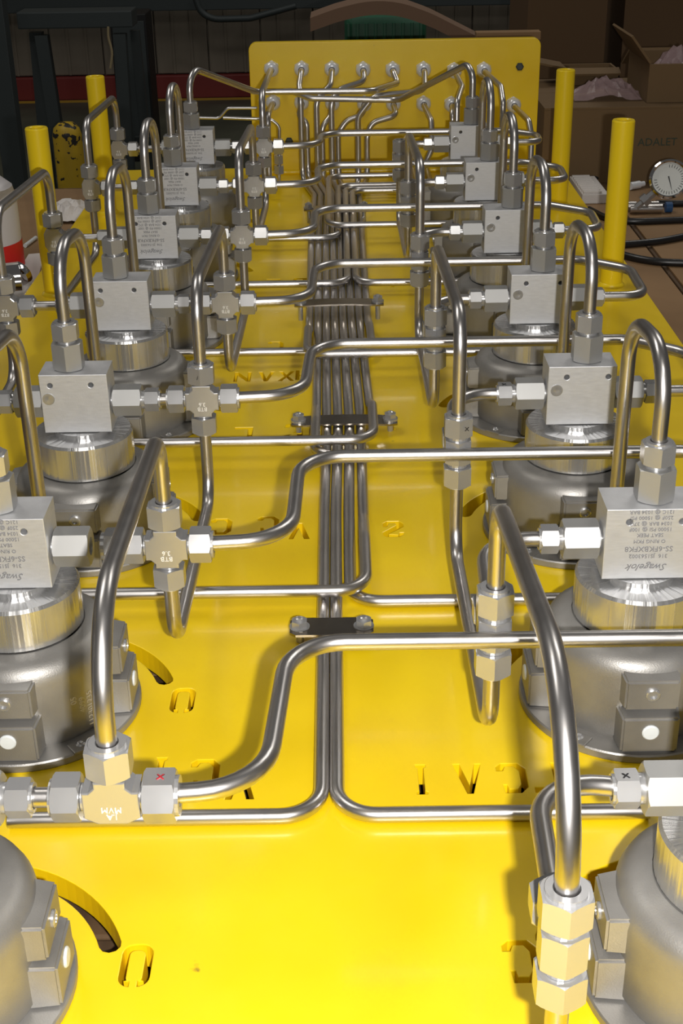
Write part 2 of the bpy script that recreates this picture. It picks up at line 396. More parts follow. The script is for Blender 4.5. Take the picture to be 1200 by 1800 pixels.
# back panel
PY = 44.0
pan = empty('back_plate', (1.7, PY, 0), 'upright yellow plate with two rows of round tube fittings', 'plate')
pm = curve_solid('panel_sheet', [[(x-1.7, z) for x, z in rrect(-2.88, 6.36, 0.02, 4.12, .22)]], 0.3, 0.02, YEL, plane='XZ')
o = link('panel_sheet', pm, pan); o.location = (0, 0.17*S, 0)
link('weld_bead', meshof('weld_bead', *sweep([(-4.5+k*.1, -0.02+0.015*math.sin(k*2.1), 0.06) for k in range(91)], 0.09, 8), YEL, True), pan)
for (px, py) in ((913, 117), (508, 248)):
    x, y, z = aty(px, py, PY)
    link('bolt', meshof('bolt', *lathe([(.13, 0), (.13, .06), (.09, .09)], 6, (0, -1, 0), (x-1.7, 0.0, z)), STEELD), pan)

# ------------------------------------------------------------------ valves
def boss(ang):
    # two-step cast port pad, outward direction -y before rotation
    def pad(x, y_in, y_out, z0, z1):
        dz = 0.05
        V = [(-x-.06, y_in, z0), (x+.06, y_in, z0), (x+.06, y_in, z1), (-x-.06, y_in, z1),
             (-x, -y_out, z0+.0), (x, -y_out, z0+.0), (x, -y_out, z1-dz), (-x, -y_out, z1-dz)]
        F = [(0, 1, 2, 3), (4, 7, 6, 5), (0, 4, 5, 1), (1, 5, 6, 2), (2, 6, 7, 3), (3, 7, 4, 0)]
        bm = bmesh.new(); v = [bm.verts.new(q) for q in V]
        for f in F: bm.faces.new([v[i] for i in f])
        bmesh.ops.bevel(bm, geom=list(bm.edges), offset=.025, segments=2, affect='EDGES'); bm.verts.index_update()
        r = ([tuple(q.co) for q in bm.verts], [tuple(q.index for q in f.verts) for f in bm.faces]); bm.free(); return r
    V, F = joinvf([pad(.31, -.8, 1.22, .68, 1.12), pad(.33, -.8, 1.29, .13, .655)])
    c, s = math.cos(ang), math.sin(ang)
    return [(x*c-y*s, x*s+y*c, z) for x, y, z in V], F
def rotv(VF, ang):
    c, s = math.cos(ang), math.sin(ang); return [(x*c-y*s, x*s+y*c, z) for x, y, z in VF[0]], VF[1]
BODY = meshof('actuator_body', *lathe([(1.05, .12), (1.09, .2), (1.09, .98), (1.075, 1.08), (1.03, 1.17), (.96, 1.23), (.88, 1.26), (.76, 1.28), (.76, 1.24), (.3, 1.24)], 56), CAST, True, 40)
FLANGE = meshof('base_flange', *lathe([(1.0, .0), (1.33, .0), (1.345, .02), (1.345, .1), (1.33, .12), (1.0, .12)], 64, closed=False), CAST, True, 30)
BONNET = meshof('bonnet_ring', *lathe([(.72, 1.27), (.75, 1.3), (.75, 1.8), (.72, 1.84), (.42, 1.84), (.42, 1.9), (.3, 1.9)], 56), TURN, True, 30)
BOSSM = [meshof('port_boss', *boss(a), CAST, True, 30) for a in (0, math.pi/2, math.pi, -math.pi/2)]
SOCK = [meshof('socket_plug', *rotv(lathe([(.085, 1.20), (.085, 1.245), (.07, 1.255), (.045, 1.255), (.04, 1.225), (.001, 1.225)], 18, (0, -1, 0), (0, 0, .9)), a), NUT, True, 30) for a in (0, math.pi/2, math.pi, -math.pi/2)]
CAPM = [meshof('port_cap', *rotv(lathe([(.10, 1.27), (.10, 1.302), (.085, 1.315), (.001, 1.32)], 20, (0, -1, 0), (0, 0, .42)), a), CAPW, True, 30) for a in (0, math.pi/2, math.pi, -math.pi/2)]
CSCREW = meshof('clamp_screw', *lathe([(.06, .12), (.06, .15), (.04, .165), (.02, .15)], 14), NUT, True, 30)
CLUG = meshof('clamp_lug', *cbox(-.14, .14, -.09, .12, .1, .145, .012), CAST)
def block_mesh(holes):
    lp = [[(-.49, 1.921), (.49, 1.921), (.49, 2.815), (-.49, 2.815)]] + [circ(x, z, .05, 16) for x, z in holes]
    me = curve_solid('valve_block', lp, .58, .01, BLOCK, plane='XZ'); return me
BL_R = block_mesh([(-.23, 2.66), (.38, 2.66)]); BL_L = block_mesh([(-.345, 2.66), (.255, 2.66)])
SET = meshof('set_screw', *lathe([(.09, .29), (.09, .312), (.08, .314), (.03, .303), (.001, .303)], 20, (0, -1, 0), closed=False), NUT, True, 30)
SET_V = [(x, y-0.0, z) for x, y, z in []]
ADX = meshof('port_adapter', *hexnut(.42, .42, .11, (0, 0, 0), (1, 0, 0)), ADAPT)
ADZ = meshof('port_adapter', *hexnut(.40, .42, .11, (0, 0, 0), (0, 0, 1), phase=math.pi/6*0), ADAPT)
SLEEVE = meshof('sleeve', *lathe([(.11, -.5), (.14, -.5), (.14, .5), (.11, .5), (.11, -.5)], 18, (1, 0, 0), closed=False), NUT, True, 30)
NUTS = {}
def nutmesh(L, af, axis, phase=0.0):
    k = (L, af, axis, phase)
    if k not in NUTS:
        # nut with raised rear collar and bored ends
        p = [hexnut(L*.9, af, RT+.012, tuple(-a*L*.05 for a in axis), axis, phase=phase),
             lathe([(RT+.012, L*.40), (af*.43, L*.40), (af*.43, L*.5), (RT+.012, L*.5), (RT+.012, L*.40)], 24, axis, closed=False)]
        NUTS[k] = meshof('nut', *joinvf(p), NUT)
    return NUTS[k]
def nut(parent, loc, axis, L=.28, af=.36, phase=0.0, label=None):
    o = link('nut', nutmesh(L, af, tuple(axis), phase), parent); o.location = Vector(loc)*S
    if label: o['label'] = label
    return o
def hexpart(name, parent, loc, axis, L, af, mt=None, phase=0.0):
    k = ('h', L, af, tuple(axis), phase)
    if k not in NUTS: NUTS[k] = meshof(name, *hexnut(L, af, RT+.012, (0, 0, 0), axis, phase=phase), NUT)
    o = link(name, NUTS[k], parent); o.location = Vector(loc)*S; return o
TXT = [('121C @ 1034 BAR', .066, 2.79), ('250F @ 15000 PSI', .066, 2.715), ('1034 BAR @ 37C', .066, 2.64), ('15000 PSI @ 100F', .066, 2.565), ('SEAT PEEK', .066, 2.49), ('O RING FKM', .066, 2.41),
       ('SS-6FKBXFK8', .098, 2.31), ('316  JS1563002', .072, 2.215)]
def valve(i, side):
    X = XR if side > 0 else XL
    if side > 0:
        desc = {2: 'with etched lettering', 1: 'cut by the frame edge'}.get(i, 'with plain grey block')
    else:
        desc = {2: 'lettered, cut by the frame edge', 1: 'cut by the frame edge'}.get(i, 'with etched lettering' if i >= 5 else 'with plain grey block')
    t = empty('actuated_valve', (X, yc(i), 0), '%s valve %s, %s' % ('right' if side > 0 else 'left', rowname(i), desc), 'valve',
              'valves on the %s side of the plate' % ('right' if side > 0 else 'left'))
    link('base_flange', FLANGE, t); link('actuator_body', BODY, t); link('bonnet_ring', BONNET, t)
    for k in range(4):
        if k == 2 and i > 2: continue
        b = link('port_boss', BOSSM[k], t); link('socket_plug', SOCK[k], b)
        c = link('port_cap', CAPM[k], b); c['label'] = 'round white plastic cap'
    lg = link('clamp_lug', CLUG, t); a = math.radians(-128 if side > 0 else -52)
    lg.location = Vector((1.24*math.cos(a), 1.24*math.sin(a), 0))*S; lg.rotation_euler = (0, 0, a-math.pi/2)
    sc = link('clamp_screw', CSCREW, lg)
    b = link('valve_block', BL_R if side > 0 else BL_L, t)
    if side > 0 and i != 2 or side < 0 and i in (3, 4):
        q = link('set_screw', SET, b); q.location = Vector((-.37 if side > 0 else -.385, 0, 2.46 if side > 0 else 2.45))*S
    if (side > 0 and i == 2) or (side < 0 and i in (2, 5, 6, 7)):
        for s_, sz, z in TXT:
            q = link('lettering', textmesh(s_, sz, ETCH), b); q.location = Vector((.02 if side > 0 else -.05, -.3025, z))*S
        q = link('lettering', textmesh('Swagelok', .125, ETCH, shear=.45), b); q.location = Vector((.02 if side > 0 else -.05, -.3025, 2.07))*S
    # side adapters and nuts
    for s in (-1, 1):
        if side < 0 and s > 0 and i == 2:
            o = link('port_adapter', ADX, t); o.location = Vector((s*.735, 0, ZP))*S; continue
        o = link('port_adapter', ADX, t); o.location = Vector((s*.735, 0, ZP))*S
        o = link('sleeve', SLEEVE, t); o.scale = (.05, 1, 1); o.location = Vector((s*.97, 0, ZP))*S
        n_ = nut(t, (s*1.11, 0, ZP), (s, 0, 0), .23, .31)
    for s in (-1, 1):
        o = link('gland', SLEEVE, t); o.scale = (.03, 1, 1); o.location = Vector((s*.51, 0, ZP))*S
    dx = .09*side
    o = link('port_adapter', ADZ, t); o.location = Vector((dx, 0, 3.035))*S
    o = link('sleeve', SLEEVE, t); o.scale = (.06, 1, 1); o.rotation_euler = (0, math.pi/2, 0); o.location = Vector((dx, 0, 3.26))*S
    nut(t, (dx, 0, 3.42), (0, 0, 1), .27, .36)
    if side > 0 and i in (1, 3):
        q = link('ink_mark', textmesh('x', .13, MARK, rot180=False), t); q.location = Vector((-1.11, -.01, ZP+.158))*S; q.rotation_euler = (-math.pi/2, 0, 0)
    if side < 0 and i == 2:
        for k, s_ in enumerate(('05', '4099', '112301235')):
            q = link('cast_lettering', textmesh(s_, .11, CASTN), t); a = math.radians(-52+5*k)
            q.rotation_euler = (0, math.radians(90), 0); q.rotation_mode = 'XYZ'
            q.matrix_basis = Matrix.Translation(Vector((1.21*math.cos(a), 1.21*math.sin(a), .75-.1*k))*S) @ Matrix.Rotation(a+math.pi/2, 4, 'Z') @ Matrix.Rotation(math.pi/2, 4, 'Y')
            q['label'] = 'raised cast numbers'
for i in range(1, 8):
    valve(i, 1); valve(i, -1)

# ------------------------------------------------------------------ cross and tee fittings
def cross_poly(arms, c=.235, a=.185, w_=.125):
    # outline in the x-z plane; arms = set of 'LRTB'
    pts = []
    def arm(on, A, B, C, D): 
        return [A, B, C, D] if on else [((A[0]+B[0])/2 if False else A[0]), ]
    T, Rr, B, L = 'T' in arms, 'R' in arms, 'B' in arms, 'L' in arms
    P = []
    P += [(-w_, c), (w_, c)] if T else [(-w_, a), (w_, a)]
    if T or Rr: P += [(w_, a), (a, w_)] if T and Rr else []
    P += [(c, w_), (c, -w_)] if Rr else [(a, w_), (a, -w_)]
    P += [(a, -w_), (w_, -a)] if Rr and B else []
    P += [(w_, -c), (-w_, -c)] if B else [(w_, -a), (-w_, -a)]
    P += [(-w_, -a), (-a, -w_)] if B and L else []
    P += [(-c, -w_), (-c, w_)] if L else [(-a, -w_), (-a, w_)]
    P += [(-a, w_), (-w_, a)] if L and T else []
    out = []
    for p in P:
        if not out or (abs(out[-1][0]-p[0])+abs(out[-1][1]-p[1])) > 1e-4: out.append(p)
    return out
DIR = {'L': (-1, 0, 0), 'R': (1, 0, 0), 'T': (0, 0, 1), 'B': (0, 0, -1)}
def stub(d, a=.1, b=.27, r=.125):
    th = [(RT+.012, b), (r, b), (r, b-.02), (r-.015, b-.03), (r-.015, a), (.05, a)]
    return lathe(th, 20, d, closed=False)
def cross(i, x, arms, label, nuts, stamp=('3.6', 'BTB'), marks=(), name='cross_fitting', z0=ZP, cat='pipe fitting', group='fittings on the left of the tube bundle'):
    t = empty(name, (x+(.06 if i == 1 else 0), yc(i), z0), label, cat, group)
    me = curve_solid('fitting_body', [cross_poly(arms)], .25, .012, NUT, plane='XZ')
    b = link('fitting_body', me, t)
    link('threaded_end', meshof('threaded_end', *joinvf([stub(DIR[a]) for a in arms]), NUT, True, 30), t)
    for k, s_ in enumerate(stamp):
        q = link('lettering', textmesh(s_, .085, STAMP), b); q.location = Vector((0, -.138, -.04-.075*k))*S
    for d, (L, af) in nuts.items():
        D = DIR[d]; nut(t, tuple(c*(.275+L/2) for c in D), D, L, af)
    for (mx, mz, s_, m_) in marks:
        q = link('ink_mark', textmesh(s_, .14, m_, rot180=False), t); q.location = Vector((mx, -.2 if m_ is MARK else 0, mz))*S; q.rotation_euler = (0 if m_ is MARK else -math.pi/2, 0, 0)
    return t
XC = -2.14
SM = {'L': (.26, .36), 'R': (.28, .38), 'T': (.30, .38), 'B': (.28, .36)}
cross(1, XC, 'LRT', 'tee fitting in the nearest row, under the tall bent tube, no lower nut', {'L': (.27, .38), 'R': (.31, .42), 'T': (.31, .38)}, ('MVM', 'J.A'), [(.43, .214, 'x', REDINK)], name='tee_fitting')
for i in range(2, 8):
    cross(i, XC, 'LRTB', 'four way cross fitting left of the bundle, %s' % rowname(i), dict(SM, **({'L': (.5, .38)} if i == 2 else {})), marks=[(-.03, .42, '/', MARK)] if i in (3,) else ([(-.5, 0, '/', MARK)] if i == 2 else ()))
# connecting tubes between valves and crosses
for i in range(1, 8):
    x0 = XL+1.03; x1 = XC-.30
    if i == 2: continue
    tube('short tube joining left valve and cross, %s' % rowname(i), [(x0, yc(i), ZP), (x1, yc(i), ZP)], group='short tube stubs at the left valves')
XO = -6.13
for i in (4, 5, 6, 7):
    cross(i, XO, 'RTB', 'outer tee fitting beyond the left valves, %s' % rowname(i), {'R': (.26, .36), 'T': (.3, .38), 'B': (.28, .36)}, name='tee_fitting', group='outer tee fittings at far left')
    tube('short tube joining outer tee and left valve, %s' % rowname(i), [(XL-1.03, yc(i), ZP), (XO+.30, yc(i), ZP)], group='short outer tube stubs at far left')

# right hand vertical tees
XT = 1.52
def ty(i): return yc(i)-2.0
def rtee(i):
    z0 = 2.5 if i == 1 else 2.29
    t = empty('tee_fitting', (XT, ty(i), z0), 'upright tee fitting right of the bundle, %s' % rowname(i), 'pipe fitting', 'upright tees on the right of the tube bundle')
    link('fitting_body', meshof('fitting_body', *joinvf([hexnut(.34, .345, RT+.012, (0, 0, 0), (0, 0, 1)), lathe([(RT+.012, -.23), (.14, -.23), (.14, .23), (RT+.012, .23)], 20, closed=False)]), NUT), t)
    link('side_branch', meshof('side_branch', *lathe([(.145, .1), (.145, .3), (RT+.012, .3)], 20, (0, 1, 0), closed=False), NUT, True, 30), t)
    nut(t, (0, 0, .385), (0, 0, 1), .30, .37); nut(t, (0, 0, -.385), (0, 0, -1), .30, .37); nut(t, (0, .43, 0), (0, 1, 0), .26, .36)
    if i == 3:
        q = link('ink_mark', textmesh('x', .12, MARK, rot180=False), t); q.location = Vector((.1, -.2, .4))*S
    return z0
zt = {}
for i in range(1, 8): zt[i] = rtee(i)
for i in range(1, 8):
    z0 = zt[i]
    tube('elbow tube joining upright tee and right valve, %s' % rowname(i), [(XT, ty(i)+.38, z0), (XT+.07, yc(i)+.03, (z0+ZP)/2), (XR-1.03, yc(i), ZP)], .6, group='elbow tubes at the right valves')

# ------------------------------------------------------------------ tall bridging tubes
G1 = 'inverted U tubes bridging two rows'
def bridge(x, y0, y1, z0, z1, zn, zf, label, R=.5, r=RT):
    tube(label, [(x, y0, z0), (x, y0, zn), (x, y1, zf), (x, y1, z1)], R, r, G1)
tube('tall bent tube rising from nearest left tee to second cross', [(XC+.06, yc(1), ZP+.33), (XC+.06, yc(1), 4.08), (XC, yc(2), 3.72), (XC, yc(2), ZP+.33)], [.95, .45], RT, G1)
bridge(XC, yc(3), yc(4), ZP+.33, ZP+.33, 4.05, 3.72, 'tall bent tube from third to fourth left cross')
bridge(XC, yc(5), yc(6), ZP+.33, ZP+.33, 4.05, 3.72, 'tall bent tube from fifth to sixth left cross')
bridge(XO, yc(4), yc(5), ZP+.33, ZP+.33, 4.0, 3.75, 'tall bent tube leaving the frame at far left, before the yellow post')
bridge(XO, yc(6), yc(7), ZP+.33, ZP+.33, 3.85, 3.7, 'tall bent tube at far left in front of the rear yellow post')
bridge(XT, ty(1), ty(2), zt[1]+.33, ZP+.33, 4.5, 3.78, 'tall bent tube at lower right, from nearest to second upright tee', [1.3, .45])
bridge(XT, ty(3), ty(4), ZP+.33, ZP+.33, 4.2, 3.85, 'tall bent tube at right, from third to fourth upright tee')
bridge(XT, ty(5), ty(6), ZP+.33, ZP+.33, 4.15, 3.85, 'tall bent tube at right, from fifth to sixth upright tee')
def ubend(x, y0, y1, z0, z1, zn, zf, label): tube(label, [(x, y0, z0), (x, y0, zn), (x, y1, zf), (x, y1, z1)], .45, RT, 'hanging U tubes joining two rows from below')
ubend(XC, yc(2), yc(3), ZP-.33, ZP-.33, .92, .62, 'hanging U tube from second to third left cross')
ubend(XC, yc(4), yc(5), ZP-.33, ZP-.33, .95, .7, 'hanging U tube from fourth to fifth left cross')
ubend(XC, yc(6), yc(7), ZP-.33, ZP-.33, .95, .7, 'hanging U tube from sixth to farthest left cross')
ubend(XO, yc(5), yc(6), ZP-.33, ZP-.33, .95, .7, 'hanging U tube below the outer tees at far left')
ubend(XT, ty(2), ty(3), ZP-.33, ZP-.33, .98, .72, 'hanging U tube from second to third upright tee')
ubend(XT, ty(4), ty(5), ZP-.33, ZP-.33, .98, .72, 'hanging U tube from fourth to fifth upright tee')
ubend(XT, ty(6), ty(7), ZP-.33, ZP-.33, .98, .72, 'hanging U tube from sixth to farthest upright tee')
tube('tube dropping from the nearest upright tee at the lower frame edge', [(XT, ty(1), zt[1]-.33), (XT, ty(1), .95), (XT, ty(1)-3.0, .8)], .45)
tube('tube dropping from the outer left tee in the fourth row', [(XO, yc(4), ZP-.33), (XO, yc(4), .95), (XO, yc(3), .8), (XO, yc(3), 1.6)], .45)

# ------------------------------------------------------------------ crossing S tubes looping behind the right valves
mid = {1: [(315, 1395), (468, 1352), (508, 1130)], 2: [(378, 950), (512, 935), (527, 803)], 3: [(422, 702), (534, 690), (548, 605)],
       4: [(450, 527), (545, 520), (553, 464)], 5: [(467, 417), (552, 408), (553, 367)], 6: [(490, 328), (560, 322), (558, 291)], 7: [(500, 263), (562, 257), (563, 235)]}
LOOPY = {1: 11.5, 2: 16.05, 3: 20.5, 4: 25.15, 5: 29.45, 6: 0, 7: 0}
for i in range(1, 8):
    a, b, c = mid[i]; A = (XC+.33, yc(i), ZP); Bp = atz(*b, ZP); Cp = atz(*c, ZP)
    Bp = (Bp[0], Bp[1], ZP); yb = Cp[1]
    xe = 5.42
    tube('long S tube crossing the bundle, %s' % rowname(i),
         [A, (Bp[0], yc(i)+.1, ZP), (Cp[0], yb, ZP), (xe-.75, yb-.02, ZP), (xe+.1, yb-.75, ZP), (xe+.05, yc(i), ZP), (XR+1.03, yc(i), ZP)], [.68, .62, .5, .5, .42], group='crossing S tubes over the bundle')

# ------------------------------------------------------------------ hairpins over the valve blocks
for i in range(1, 7):
    for side in (1, -1):
        X = (XR if side > 0 else XL); x0 = X+.09*side; x1 = X+(.03 if side > 0 else -.02)
        yb = yc(i)+(1.62 if i < 5 else 1.33)
        tube('hairpin tube over the %s valve block, %s' % ('right' if side > 0 else 'left', rowname(i)),
             [(x0, yc(i), 3.32), (x0, yc(i), 4.62), (x1, yb, 4.5), (x1, yb+.05, .6), (x1, yb+.5, .14)], [.62, .62, .3], group='hairpin tubes on the %s valve blocks' % ('right' if side > 0 else 'left'))

# ------------------------------------------------------------------ bundle on the plate
BG = 'tubes lying in the central bundle'
def lane(k, y):   # x of lane k (1..8) at y
    base = {1: -.55, 2: -.35, 3: -.14, 4: .07, 5: .28, 6: .49}
    tab = [(11.0, {2: -.335, 3: -.16}), (18.9, {2: -.37, 3: -.18, 4: .03, 5: .26}), (22.5, base)]
    if y >= 22.5:
        f = min(1, (y-22.5)/6.0)
        far = {k_: -.775+.1865*k_ for k_ in range(8)}
        near = dict(base); near[0] = -.77; near[7] = .70
        g = far[k]-(7-k)*.012*max(0, min(1, (y-29)/6))
        return near[k]*(1-f)+g*f
    lo = tab[0] if y < 18.9 else tab[1]; hi = tab[1] if y < 18.9 else tab[2]
    f = max(0, min(1, (y-lo[0])/(hi[0]-lo[0]))); a = lo[1].get(k, hi[1].get(k)); b = hi[1].get(k, a)
    return a*(1-f)+b*f
ends = {1: (3.45, -3.9), }
def bundle_tube(k, side, yt, row, top, z=.1):
    xe = 3.3 if side > 0 else -3.8
    if side > 0: xe = XR-.2
    ys = [yt+2.2, 18.9, 22.5, 25.5, 28.7, 35, 40.5]; x_t = lane(k, yt+.6)
    zz = (.1, .29, .48)[int(top)]
    pts = [(xe, yt, zz), (x_t, yt, zz)]
    if top: pts += [(lane(k, yt+1.6), yt+1.6, zz), (lane(k, yt+2.6), yt+2.6, .1)]
    for y in ys[1:]:
        if y > yt+(3.4 if top else 1.2): pts.append((lane(k, y), y, .1))
    return pts
def V_(px, py, Y): return aty(px, py, Y)
# back risers to the bulkheads, end points first at the panel
BUL = {}
for nme, px, py in [('T1', 477, 121), ('T2', 530, 121), ('T3', 583, 121), ('T4', 638, 122), ('T5', 690, 122), ('T6', 744, 122), ('T7', 798, 124), ('T8', 850, 123),
                    ('B1', 480, 180), ('B2', 530, 180), ('B3', 584, 181), ('B4', 640, 182), ('B5', 691, 182), ('B6', 744, 182), ('B7', 793, 183), ('B8', 902, 184)]:
    x, y, z = aty(px, py, PY-.1); BUL[nme] = (x, z)
    lab = ('upper' if nme[0] == 'T' else 'lower'); n_ = int(nme[1]); ordn = ['first', 'second', 'third', 'fourth', 'fifth', 'sixth', 'seventh', 'eighth'][n_-1]
    t = empty('bulkhead_fitting', (x, PY, z), 'round bulkhead fitting, %s from left in the %s row' % (ordn, lab), 'pipe fitting', 'bulkhead fittings on the back panel')
    link('lock_nut', meshof('lock_nut', *hexnut(.1, .44, RT+.012, (0, -.055, 0), (0, -1, 0)), BALL), t)
    link('dome_nut', meshof('dome_nut', *lathe([(RT+.012, .105), (.19, .105), (.225, .15), (.24, .22), (.225, .30), (.18, .37), (.13, .40), (RT+.012, .41)], 24, (0, -1, 0), closed=False), BALL, True, 50), t)
def riser(nme, pix, low=None):
    x, z = BUL[nme]; out = [(x, PY-.06, z), (x, PY-.75, z)]
    for (px, py, Y) in pix: out.append(aty(px, py, Y))
    return out
def chain(bt, rs, xv):   # join riser and bundle tube through a vertical drop
    return bt + rs
rows = [  # lane, side, y of the turn, layer of the turn, bulkhead, riser points, row
    (2, -1, 11.5, 0, 'T3', [(581, 150, 42.6), (556, 175, 42.2)], 1),
    (3, 1, 11.5, 0, 'B3', [(580, 206, 43.0), (566, 222, 42.8)], 1),
    (4, 1, 16.11, 0, 'T4', [(640, 143, 42.9), (599, 156, 42.6), (582, 178, 42.3)], 2),
    (5, -1, 16.1, 1, 'B4', [(636, 203, 42.7), (609, 212, 42.6), (594, 235, 42.5)], 2),
    (1, 1, 20.7, 1, 'B2', [(525, 205, 43.0), (539, 214, 42.8)], 3),
    (6, -1, 20.95, 2, 'T6', [(747, 160, 42.3), (657, 169, 41.9), (629, 205, 41.9)], 3),
    (0, 1, 25.3, 2, 'T2', [(526, 150, 42.8), (528, 170, 42.4)], 4),
    (7, -1, 26.0, 1, 'B5', [(697, 203, 42.8), (652, 216, 42.7), (645, 242, 42.6)], 4)]
for (k, side, yt, top, bn, pix, row) in rows:
    bt = bundle_tube(k, side, yt, row, top); rs = riser(bn, pix)[::-1]; xv, yv, zv = rs[0]
    bt.append((xv, yv, .14))
    tube('bundle tube turning off to the %s, %s' % ('right' if side > 0 else 'left', rowname(row)), bt+rs, .45, .088, group=BG)
# second layer: rows five and six
for (side, xt, row, yt, z, yb, xb) in ((-1, .10, 5, 30.75, .29, 40.55, 2.3), (1, .30, 5, 30.75, .29, 40.2, 2.75), (-1, -.12, 6, 34.9, .29, 40.95, 2.07), (1, -.40, 6, 35.4, .49, 41.35, 1.84)):
    pts = [(-3.9 if side < 0 else XR-.2, yt, z), (xt, yt, z), (xt, yb, z), (xb, yb, z)]
    if z > .4: pts += [aty(698, 262, 41.35), aty(715, 240, 43.0), (2.9, PY-.05, 1.3)]; pts[4] = (xb, yb, pts[4][2])
    else: pts += [(xb, PY-.05, z)]
    tube('raised bundle tube turning off to the %s, %s' % ('right' if side > 0 else 'left', rowname(row)), pts, [.5, .4, .3, .3, .3][:len(pts)-2], .088, group=BG)
# bundle clamps
def clampbar(y, x0, x1, z, lab, flat=False):
    c = (x0+x1)/2; t = empty('tube_clamp', (c, y, 0), lab, 'clamp', 'clamp bars across the tube bundle'); h = (x1-x0)/2
    n = 14; V, F = [], []
    for k in range(n+1):
        x = -h+.0+2*h*k/n; zz = z-.04*(x/h)**2*(0 if flat else 1)
        for (dy, dz) in ((-.22, 0), (.22, 0), (.22, .035), (-.22, .035)): V.append((x, dy*(1 if abs(x) < h*.98 else .7), zz+dz))
    for k in range(n):
        for j in range(4): F.append((k*4+j, k*4+(j+1) % 4, (k+1)*4+(j+1) % 4, (k+1)*4+j))
    F += [(0, 1, 2, 3), (n*4+3, n*4+2, n*4+1, n*4)]
    link('clamp_strap', meshof('clamp_strap', V, F, CLAMP, True, 30), t)
    for s in (-1, 1):
        link('bolt', meshof('bolt', *joinvf([hexnut(.1, .2, .05, (s*(h-.13), 0, z+.09), (0, 0, 1)), lathe([(.14, z+.0), (.14, z+.045)], 20, (0, 0, 1), (s*(h-.13), 0, 0)), lathe([(.055, 0), (.055, z+.17), (.03, z+.18)], 12, (0, 0, 1), (s*(h-.13), 0, 0))]), NUT), t)
clampbar(15.25, -.8, .33, .2, 'flat two bolt clamp bar nearest the camera, over two tubes', True)
clampbar(22.45, -1.0, .95, .21, 'clamp bar over six tubes, second from the front')
clampbar(28.9, -1.12, .9, .40, 'clamp bar over the bundle, third from the front')
clampbar(37.6, -1.1, .75, .42, 'small clamp bar farthest back on the bundle')

# rear right loops, and tubes behind the last row
RG = 'tubes rising to the back panel'
tube('tube from the farthest left cross rising to the first upper bulkhead fitting', [(XC, yc(7), ZP+.33), (XC, yc(7), 3.72), (BUL['T1'][0], PY-.06, BUL['T1'][1])], .6, group=RG)
tube('tube dropping behind the farthest left cross from the lower first fitting', [(BUL['B1'][0], PY-.06, BUL['B1'][1]), (BUL['B1'][0]-.02, 40.6, 2.5), (BUL['B1'][0]-.05, 40.5, .3)], .45, group=RG)
tube('long tube from left rear valve over to the fifth upper fitting', [(XL-.09, yc(7), 3.32), (XL-.09, yc(7), 4.45), aty(450, 162, 41.0), aty(655, 160, 41.0), aty(699, 146, 43.0), (BUL['T5'][0], PY-.7, BUL['T5'][1]), (BUL['T5'][0], PY-.06, BUL['T5'][1])], [.5, .4, .4, .25, .25], group=RG)
tube('long tube from right rear valve bending left across the back panel', [(XR+.09, yc(7), 3.32), (XR+.09, yc(7), aty(824, 108, yc(7))[2]), aty(700, 176, 41.6), aty(545, 173, 41.65), aty(512, 160, 41.9), aty(500, 160, PY-.05)], [.4, .4, .4, .3], group=RG)
for nme, pix in (('T7', [(812, 152, 42.6), (803, 180, 41.6), (801, 330, 41.3)]), ('T8', [(880, 152, 42.2), (884, 180, 41.6), (878, 330, 41.2)]),
                 ('B6', [(758, 212, 42.6), (759, 262, 42.0), (742, 300, 41.8), (741, 322, 41.7)]), ('B7', [(795, 200, 43.0), (795, 330, 42.8)]), ('B8', [(929, 212, 42.2), (934, 240, 41.8), (930, 330, 41.4)])):
    x, z = BUL[nme]
    tube('tube dropping from the %s %s bulkhead fitting' % ({'7': 'seventh', '8': 'eighth', '6': 'sixth'}[nme[1]], 'upper' if nme[0] == 'T' else 'lower'),
         [(x, PY-.06, z), (x, PY-.55, z)]+[aty(*q) for q in pix], .3, group=RG)
# thin instrument lines at the rear left
TG = 'thin instrument lines'
tube('thin bent line left of the back panel, upper', [aty(350, 207, 41.5), aty(385, 208, 41.5), aty(400, 190, 41.5), aty(452, 190, 41.5)], .2, .045, TG, 'thin_tube')
tube('thin bent line ending in a small fitting before the back panel', [aty(392, 207, 41.0), aty(476, 210, 41.0), aty(491, 222, 41.0), aty(491, 245, 41.0), aty(490, 330, 41.0)], .25, .05, TG, 'thin_tube')
x, y, z = aty(490, 290, 41.0)
t = empty('small_fitting', (x, y, z), 'small two nut fitting on the thin line by the back panel', 'pipe fitting')
link('nut', meshof('nut', *hexnut(.26, .26, .06, (0, 0, .17), (0, 0, 1)), NUT), t); link('nut', meshof('nut', *hexnut(.24, .28, .06, (0, 0, -.14), (0, 0, 1)), NUT), t)


